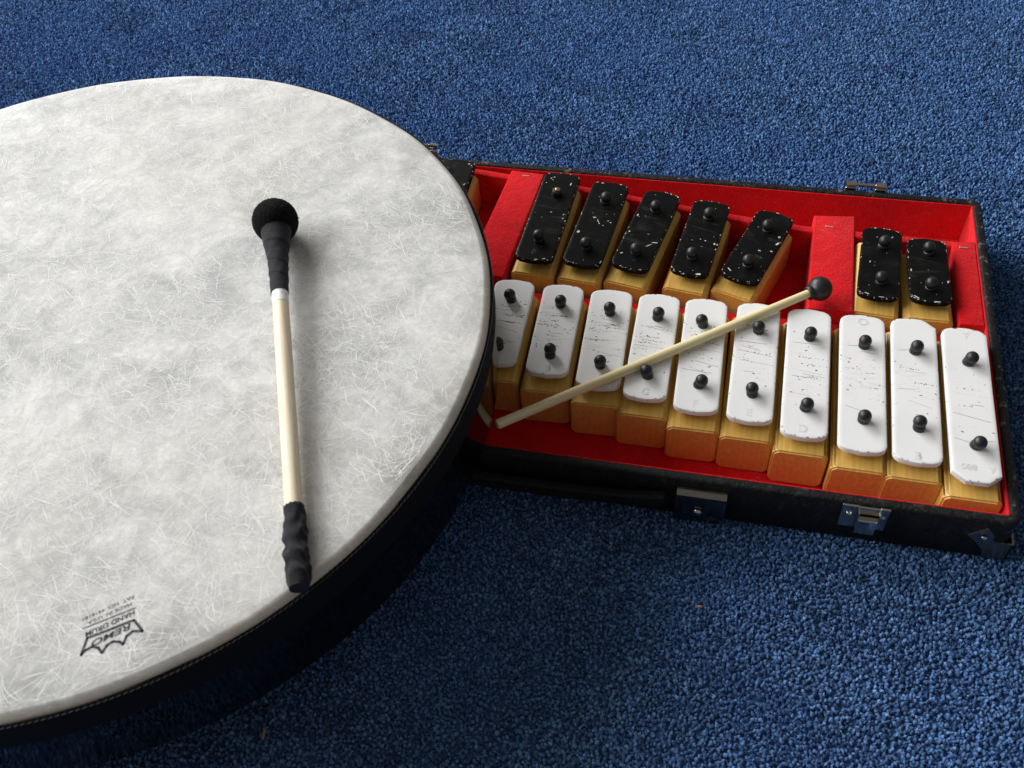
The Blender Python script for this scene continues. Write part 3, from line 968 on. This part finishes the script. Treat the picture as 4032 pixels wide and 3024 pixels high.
def make_bell(key, back, front, w, knobs, bf, letters, white, clean=0.5, cham=None, label='', spots=(), bare=None):
    b, f = Vector(back) / 1000, Vector(front) / 1000
    d = f - b
    L = d.length
    rz = math.atan2(d.x, -d.y)
    root = empty('resonator_bell', (b.x, b.y, 0), rz)
    tag(root, label, 'bell', 'white bells of the front row' if white else 'black bells of the back row')
    w = w / 1000
    bw = 0.0290 if white else 0.0282
    blk = make_block(bw, -0.0042 if white else -0.0062, -bf / 1000, root)
    bar = make_bar('metal_bar', w, L, 0.0068 if white else 0.0064, 0.0007, MAT['white_bar' if white else 'black_bar'], root, clean, cham,
                   [(x / 1000, y / 1000, l / 1000, q / 1000, a) for x, y, l, q, a in spots], white)
    # dark felt pads that carry the bar on its block
    for a, c in knobs:
        bm = bmesh.new()
        lathe(bm, [(0.0046, KT - 0.0002), (0.0046, BB + 0.0001)], 14, Matrix.Translation((c / 1000, -a / 1000, 0)))
        from_bm('felt_pad', bm, MAT['felt_black'], root)
    for i, (a, c) in enumerate(knobs):
        make_knob(c / 1000, -a / 1000, root, brass=not white, bare=(bare == 'bare' and i == 0))
    for s, x, y, size, rot in letters:
        letter(s, x / 1000, -y / 1000, size / 1000, rot, bar, MAT['letter' if white else 'letter_black'])
    return root


for k, b, f, w, kn, bf, let, clean, cham, label in WHITE:
    make_bell(k, b, f, w, kn, bf, let, True, clean, cham, label)
for k, b, f, w, kn, bf, let, bare, label, spots in BLACK:
    make_bell(k, b, f, w, kn, bf, let, False, 0.5, None, label, spots, bare)

# ------------------------------------------------------------------ frame drum
DC = Vector((-0.4967, -0.2512, 0.0))
DR = 0.2244
DTOP = RIM + 0.0729
DBOT = RIM + 0.0160
HEADZ = DTOP + 0.0030


def make_drum():
    drum = tag(empty('frame_drum', (DC.x, DC.y, DBOT)), 'large round hand drum with mottled white head and glossy black shell, resting over the case', 'drum')
    oz = -DBOT
    # head: film with turned-down collar
    bm = bmesh.new()
    seg = 320
    prof = [(0.0, HEADZ)]
    prof += [(DR * k / 8, HEADZ) for k in range(1, 8)]
    prof += [(DR - 0.0036, HEADZ), (DR - 0.0029, HEADZ - 0.0002), (DR - 0.0019, HEADZ - 0.0009), (DR - 0.0008, HEADZ - 0.0018), (DR - 0.0001, HEADZ - 0.0027), (DR + 0.0002, HEADZ - 0.0042)]
    rings = []
    for r, z in prof:
        if r == 0:
            rings.append([bm.verts.new((0, 0, z + oz))])
        else:
            ring = []
            for k in range(seg):
                a = 2 * PI * k / seg
                wob = 0.0003 * math.sin(a * 9 + 1) + 0.0002 * math.sin(a * 23) if r > DR - 0.003 else 0
                ring.append(bm.verts.new(((r + wob) * math.cos(a), (r + wob) * math.sin(a), z + oz)))
            rings.append(ring)
    for a, b in zip(rings, rings[1:]):
        for k in range(seg):
            k2 = (k + 1) % seg
            if len(a) == 1: bm.faces.new((a[0], b[k], b[k2]))
            else: bm.faces.new((a[k], b[k], b[k2], a[k2]))
    bmesh.ops.recalc_face_normals(bm, faces=bm.faces[:])
    # pressed fibres of the film: thin curling strands lying in its surface
    fr = random.Random(21)
    def dens(x, y):
        return (math.sin(x * 47 + 2.0 * math.sin(y * 31)) + math.sin(y * 59 + 1.7 * math.sin(x * 41 + 1)) + math.sin((x + y) * 83 + 2 * math.sin((x - y) * 29))) / 6 + 0.5
    made = 0
    while made < 20000:
        r = (DR - 0.004) * math.sqrt(fr.random()); a = 2 * PI * fr.random()
        x, y = r * math.cos(a), r * math.sin(a)
        if fr.random() > 0.28 + 0.9 * max(0, dens(x, y) - 0.25): continue
        made += 1
        big = fr.random()
        L = fr.uniform(0.005, 0.018) if big < 0.90 else fr.uniform(0.015, 0.045)
        nseg = max(4, int(L / 0.0022))
        h = fr.uniform(0, 2 * PI)
        k = fr.gauss(0, 70) if big < 0.86 else fr.gauss(0, 16)
        dk = fr.gauss(0, 7000) if big < 0.86 else fr.gauss(0, 800)
        wd = fr.uniform(0.00005, 0.00014) if big < 0.80 else fr.uniform(0.00014, 0.00026) if big < 0.9 else fr.uniform(0.00005, 0.00011)
        mi = fr.choice((1, 1, 2, 2, 3)) if big < 0.80 else fr.choice((1, 1, 2, 2)) if big < 0.9 else fr.choice((1, 2, 2, 3))
        st = L / nseg
        zz = HEADZ + oz + fr.uniform(0.00002, 0.00007)
        prev = None
        for i in range(nseg + 1):
            if math.hypot(x, y) > DR - 0.0046: break
            ww = wd * (1 - 0.75 * abs(2 * i / nseg - 1) ** 2)
            nx, ny = -math.sin(h) * ww, math.cos(h) * ww
            cur = (bm.verts.new((x + nx, y + ny, zz)), bm.verts.new((x - nx, y - ny, zz)))
            if prev:
                f = bm.faces.new((prev[0], prev[1], cur[1], cur[0]))
                f.material_index = mi
            prev = cur
            x += math.cos(h) * st; y += math.sin(h) * st
            h += k * st; k += dk * st
    head = from_bm('drum_head', bm, MAT['head'], drum, smooth=True)
    me = head.data
    for nm in ('fibre_dim', 'fibre_mid', 'fibre_bright'):
        me.materials.append(MAT[nm])
    col = []
    for v in me.vertices:
        r = math.hypot(v.co.x, v.co.y)
        col.append(min(1, max(0, (r - (DR - 0.0032)) / 0.0028)))
    at = me.attributes.new('collar', 'FLOAT', 'POINT')
    at.data.foreach_set('value', np.array(col, np.float32))

    # ribbed cloth band under the collar
    bm = bmesh.new()
    seg = 1120
    z1, z2 = HEADZ - 0.0032, HEADZ - 0.0225
    rows = []
    for z, dr in ((z1, 0.0002), (z1 - 0.0003, 0.0011), (z1 - 0.004, 0.0012), (z2 + 0.001, 0.0012), (z2, 0.0003)):
        rows.append([bm.verts.new(((DR + dr + (0.00022 if (k % 2) else 0)) * math.cos(2 * PI * k / seg), (DR + dr + (0.00022 if (k % 2) else 0)) * math.sin(2 * PI * k / seg), z + oz)) for k in range(seg)])
    for a, b in zip(rows, rows[1:]):
        for k in range(seg):
            k2 = (k + 1) % seg
            bm.faces.new((a[k], b[k], b[k2], a[k2]))
    bmesh.ops.recalc_face_normals(bm, faces=bm.faces[:])
    from_bm('cloth_band', bm, MAT['band'], drum, smooth=True)

    # shell
    bm = bmesh.new()
    lathe(bm, [(DR - 0.0065, z1 + oz), (DR - 0.0065, 0.0006), (DR - 0.0058, 0), (DR - 0.0008, 0), (DR, 0.0008), (DR + 0.0001, z2 + oz - 0.0004), (DR - 0.0002, z1 + oz)], 320, None, False, False)
    from_bm('drum_shell', bm, MAT['shell'], drum, smooth=True, angle=40)

    # overlock stitches along the top of the band
    bm = bmesh.new()
    n = 540
    for k in range(n):
        a = 2 * PI * k / n
        L, wd = 0.0021, 0.00022
        u = Vector((-math.sin(a), math.cos(a), 0)); nrm = Vector((math.cos(a), math.sin(a), 0)); up = Vector((0, 0, 1))
        p = nrm * (DR + 0.0015) + Vector((0, 0, z1 - 0.0004 + oz))
        dirv = (u * 0.93 + up * 0.36).normalized()
        sd = dirv.cross(nrm)
        q = [p - dirv * L / 2 - sd * wd, p + dirv * L / 2 - sd * wd, p + dirv * L / 2 + sd * wd, p - dirv * L / 2 + sd * wd]
        lo = [bm.verts.new(v) for v in q]
        hi = [bm.verts.new(v + nrm * 0.0002) for v in q]
        bm.faces.new(hi)
        for i in range(4):
            j = (i + 1) % 4
            bm.faces.new((lo[i], lo[j], hi[j], hi[i]))
    bmesh.ops.recalc_face_normals(bm, faces=bm.faces[:])
    from_bm('stitching', bm, MAT['thread'], drum)

    # maker's stamp: u runs along the writing, v upwards (stamp is upside down in the photo)
    O = Vector((-0.3886, -0.4133))
    ud = Vector((-0.7707, -0.6372)); vd = Vector((0.6372, -0.7707))
    th = math.atan2(ud.y, ud.x)
    bm = bmesh.new()
    def stroke(pts, w):
        for (a, b) in zip(pts, pts[1:]):
            a, b = Vector(a), Vector(b)
            d = (b - a).normalized(); nn = Vector((-d.y, d.x)) * w / 2
            e = d * w * 0.3
            vs = [bm.verts.new((q.x, q.y, 0)) for q in (a - nn - e, b - nn + e, b + nn + e, a + nn - e)]
            bm.faces.new(vs)
    def loc(p):   # world mm -> stamp mm
        q = Vector((p[0] / 1000, p[1] / 1000)) - O
        return (q.dot(ud) * 1000, q.dot(vd) * 1000)
    STAMP = ([(13.52, 8.36), (9.77, 2.1), (-0.45, 3.0), (-9.14, 3.6), (-11.17, 10.3), (-7.55, 8.35), (-4.75, 9.3), (-2.71, 12.2), (-1.71, 10.36), (0.77, 8.83), (3.27, 9.37), (5.78, 11.6), (6.59, 8.73), (8.76, 6.9), (11.32, 7.1)],
             [(10.66, -3.0), (-11.05, -1.6)],
             [('REMO', 0.7, 5.6, 16.4, 2.7, 0.25, 0.018), ('HAND DRUM', 0.0, 0.3, 20.5, 2.3, 0.12, 0.018), ('MADE IN  U.S.A.', -0.6, -4.4, 18.7, 1.5, 0.0, 0.0), ('PAT. NO. 4416181', -0.9, -7.2, 21.3, 1.6, 0.0, 0.0)])
    crown, rule, texts = STAMP
    stroke(crown + crown[:1], 1.05)
    stroke(rule, 0.42)
    def put_text(s, cu, cv, width, height, shear=0.0, off=0.0):
        me = text_mesh('t', s, 1.0, 0.0, off, shear)
        xs = [v.co.x for v in me.vertices]; ys = [v.co.y for v in me.vertices]
        sx = width / (max(xs) - min(xs)); sy = height / (max(ys) - min(ys))
        mx, my = (max(xs) + min(xs)) / 2, (max(ys) + min(ys)) / 2
        me.transform(Matrix.Translation((cu, cv, 0)) @ Matrix.Diagonal((sx, sy, 1, 1)) @ Matrix.Translation((-mx, -my, 0)))
        bm.from_mesh(me)
        bpy.data.meshes.remove(me)
    for a in texts:
        put_text(*a)
    bm.transform(Matrix.Diagonal((0.001, 0.001, 1, 1)))
    for v in bm.verts: v.co.z = 0
    bm.transform(Matrix.Translation((O.x - DC.x, O.y - DC.y, HEADZ + oz + 0.00014)) @ Matrix.Rotation(th, 4, 'Z'))
    for f in bm.faces:
        if f.normal.z < 0: f.normal_flip()
    from_bm('printed_stamp', bm, MAT['ink'], drum)
    return drum


make_drum()

# ------------------------------------------------------------------ drum mallet lying on the head
def make_mallet():
    A = Vector((-0.4033, -0.1795, HEADZ + 0.0126))       # centre of the ball
    E = Vector((-0.3145, -0.3865, HEADZ + 0.0047))       # butt end
    root = tag(empty('drum_mallet', ((A.x + E.x) / 2, (A.y + E.y) / 2, HEADZ)), 'wooden drum mallet with black cloth ball and taped grip, lying on the drum head', 'mallet')
    M = Matrix.Translation(-Vector(root.location)) @ axis_matrix(A, E)
    Lt = (E - A).length
    def tube(name, st, mat, seg=40, lump=0.0, spiral=0.0, rough_end=False, cap=(True, True), parent=root):
        """st: (s along axis, radius)"""
        bm = bmesh.new()
        rows = []
        for i, (s, r) in enumerate(st):
            row = []
            for k in range(seg):
                a = 2 * PI * k / seg
                rr = r
                if lump:
                    rr += lump * (math.sin(2 * a + s * 330 + 2.1 * math.sin(s * 170 + a)) * 0.6 + math.sin(3 * a - s * 610 + 2 * math.sin(a * 2 + s * 90)) * 0.5 + 0.35 * math.sin(5 * a + 900 * s)) * min(1, 4 * (s - st[0][0]) / (st[-1][0] - st[0][0])) * min(1, 3 * (st[-1][0] - s) / (st[-1][0] - st[0][0]) + 0.25)
                if spiral:
                    ph = ((s * 82 + 0.15 * math.sin(s * 300) + a / (2 * PI)) % 1.0)
                    rr += spiral * (ph - 0.5)
                ss = s
                if rough_end and i == 0: ss += 0.0004 * math.sin(a * 14)
                row.append(bm.verts.new(M @ Vector((rr * math.cos(a), rr * math.sin(a), ss))))
            rows.append(row)
        for a, b in zip(rows, rows[1:]):
            for k in range(seg):
                k2 = (k + 1) % seg
                bm.faces.new((a[k], a[k2], b[k2], b[k]))
        if cap[0]: bm.faces.new(rows[0][::-1])
        if cap[1]: bm.faces.new(rows[-1])
        bmesh.ops.recalc_face_normals(bm, faces=bm.faces[:])
        return from_bm(name, bm, mat, parent, smooth=True, angle=48)
    # ball with terry-like nap
    bm = bmesh.new()
    bmesh.ops.create_icosphere(bm, subdivisions=6, radius=0.0124)
    for v in bm.verts:
        d = v.co.normalized()
        h = math.sin(d.x * 61 + 4 * math.sin(d.y * 47)) * math.sin(d.y * 67 + 3 * math.sin(d.z * 53)) + 0.6 * math.sin(d.z * 83 + d.x * 71)
        v.co = d * (0.0124 + 0.00022 * h + random.gauss(0, 0.00010))
    bm.transform(M)
    from_bm('cloth_ball', bm, MAT['felt_black'], root, smooth=True)
    def lerp(tab, n):
        s0, s1 = tab[0][0], tab[-1][0]
        xs = [p[0] for p in tab]; rs = [p[1] for p in tab]
        return [(float(s), float(np.interp(s, xs, rs))) for s in np.linspace(s0, s1, n)]
    tube('neck_wrap', lerp([(0.0080, 0.0084), (0.0105, 0.0080), (0.0160, 0.0074), (0.0200, 0.0069), (0.0270, 0.0058), (0.0400, 0.0051), (0.0562, 0.0046)], 90), MAT['wrap'], 48, 0.00012, 0.00030)
    tp = tube('paper_tape', [(0.0555, 0.00425), (0.0640, 0.00425)], MAT['tape'])
    bm = bmesh.new()
    for k in range(4):
        pass
    va = Vector((0, 0, 0))
    # small orange print on the tape, turned towards the right
    best = None
    Mi = M
    camdir = Vector((0.75, -0.35, 0.56)).normalized()
    ax = (E - A).normalized()
    side = (camdir - ax * camdir.dot(ax)).normalized()
    tan = ax.cross(side)
    base = A - Vector(root.location) + ax * 0.0592
    quad = []
    for ds, dt in ((-0.0010, -0.35), (0.0010, -0.35), (0.0010, 0.35), (-0.0010, 0.35)):
        quad.append(bm.verts.new(base + ax * ds + (side * math.cos(dt) + tan * math.sin(dt)) * 0.00435))
    bm.faces.new(quad)
    bmesh.ops.solidify(bm, geom=bm.faces[:], thickness=0.00005)
    from_bm('printed_mark', bm, MAT['orange'], tp)
    # shaft (own object space: z along the grain)
    sh = bpy.data.meshes.new('shaft')
    bm = bmesh.new()
    lathe(bm, [(0.0041, 0.0), (0.0041, 0.05), (0.0040, 0.11), (0.0040, 0.140)], 32)
    bm.to_mesh(sh); bm.free(); sh.shade_smooth(); sh.set_sharp_from_angle(angle=0.8)
    so = link('shaft', sh, MAT['shaft'], root)
    so.matrix_local = M @ Matrix.Translation((0, 0, 0.050))
    g0 = 0.1864
    tube('grip_wrap', lerp([(g0, 0.0046), (g0 + 0.006, 0.0047), (g0 + 0.012, 0.0053), (g0 + 0.018, 0.0050), (g0 + 0.024, 0.0054), (g0 + 0.028, 0.0049), (g0 + 0.033, 0.0053), (Lt - 0.002, 0.0047), (Lt, 0.0043)], 80),
         MAT['wrap'], 64, 0.00075, 0.0, True)
    return root


make_mallet()

# ------------------------------------------------------------------ thin beater lying across the bells
def make_beater():
    A = Vector((-0.2712, -0.2390, RIM + 0.0089))
    B = Vector((-0.1020, -0.1084, RIM + 0.0096))
    root = tag(empty('bell_beater', ((A.x + B.x) / 2, (A.y + B.y) / 2, RIM + 0.006)), 'thin cream beater stick with black rubber ball lying slanted across the white bells', 'beater')
    inv = Matrix.Translation(-Vector(root.location))
    M = inv @ axis_matrix(A, B)
    L = (B - A).length
    bm = bmesh.new()
    lathe(bm, [(0.0022, 0.0), (0.00275, 0.0004), (0.0028, 0.05), (0.0027, L * 0.8), (0.00245, L - 0.004)], 28)
    me = bpy.data.meshes.new('stick')
    bm.to_mesh(me); bm.free(); me.shade_smooth(); me.set_sharp_from_angle(angle=0.8)
    so = link('stick', me, MAT['stick'], root)
    so.matrix_local = M
    bm = bmesh.new()
    R = 0.0074
    prof = [(0.0026, -0.0086), (0.0036, -0.0088), (0.0042, -0.0082), (0.0044, -0.0064)]
    a0 = math.asin(0.0042 / R)
    for t in np.linspace(PI - a0, 0, 18):
        r = R * math.sin(t)
        if abs(t - PI / 2) < 0.12: r += 0.00008
        prof.append((r if t > 1e-6 else 0, R * 0.97 * -math.cos(t) * -1))
    lathe(bm, prof, 32, inv @ axis_matrix(B, B + (B - A)))
    from_bm('rubber_ball', bm, MAT['rubber'], root, smooth=True, angle=50)


make_beater()

# ------------------------------------------------------------------ crumbs on the carpet
def straw(x, y, l, w, a, label):
    bm = bmesh.new()
    lathe(bm, [(w * .3, 0), (w, l * .25), (w, l * .7), (w * .3, l)], 8, Matrix.Translation((-l / 2 * math.cos(a), -l / 2 * math.sin(a), w * 0.6)) @ Matrix.Rotation(a, 4, 'Z') @ Matrix.Rotation(PI / 2, 4, 'Y'))
    o = from_bm('straw_fragment', bm, MAT['straw'], None, smooth=True)
    o.location = (x, y, 0.0002)
    tag(o, label, 'straw')


straw(-0.3525, -0.4117, 0.0068, 0.0006, 1.75, 'tan sliver of straw on the carpet below the drum')
straw(-0.1515, -0.3064, 0.0032, 0.0007, 0.2, 'tiny orange crumb of straw on the carpet in front of the metal hasp')
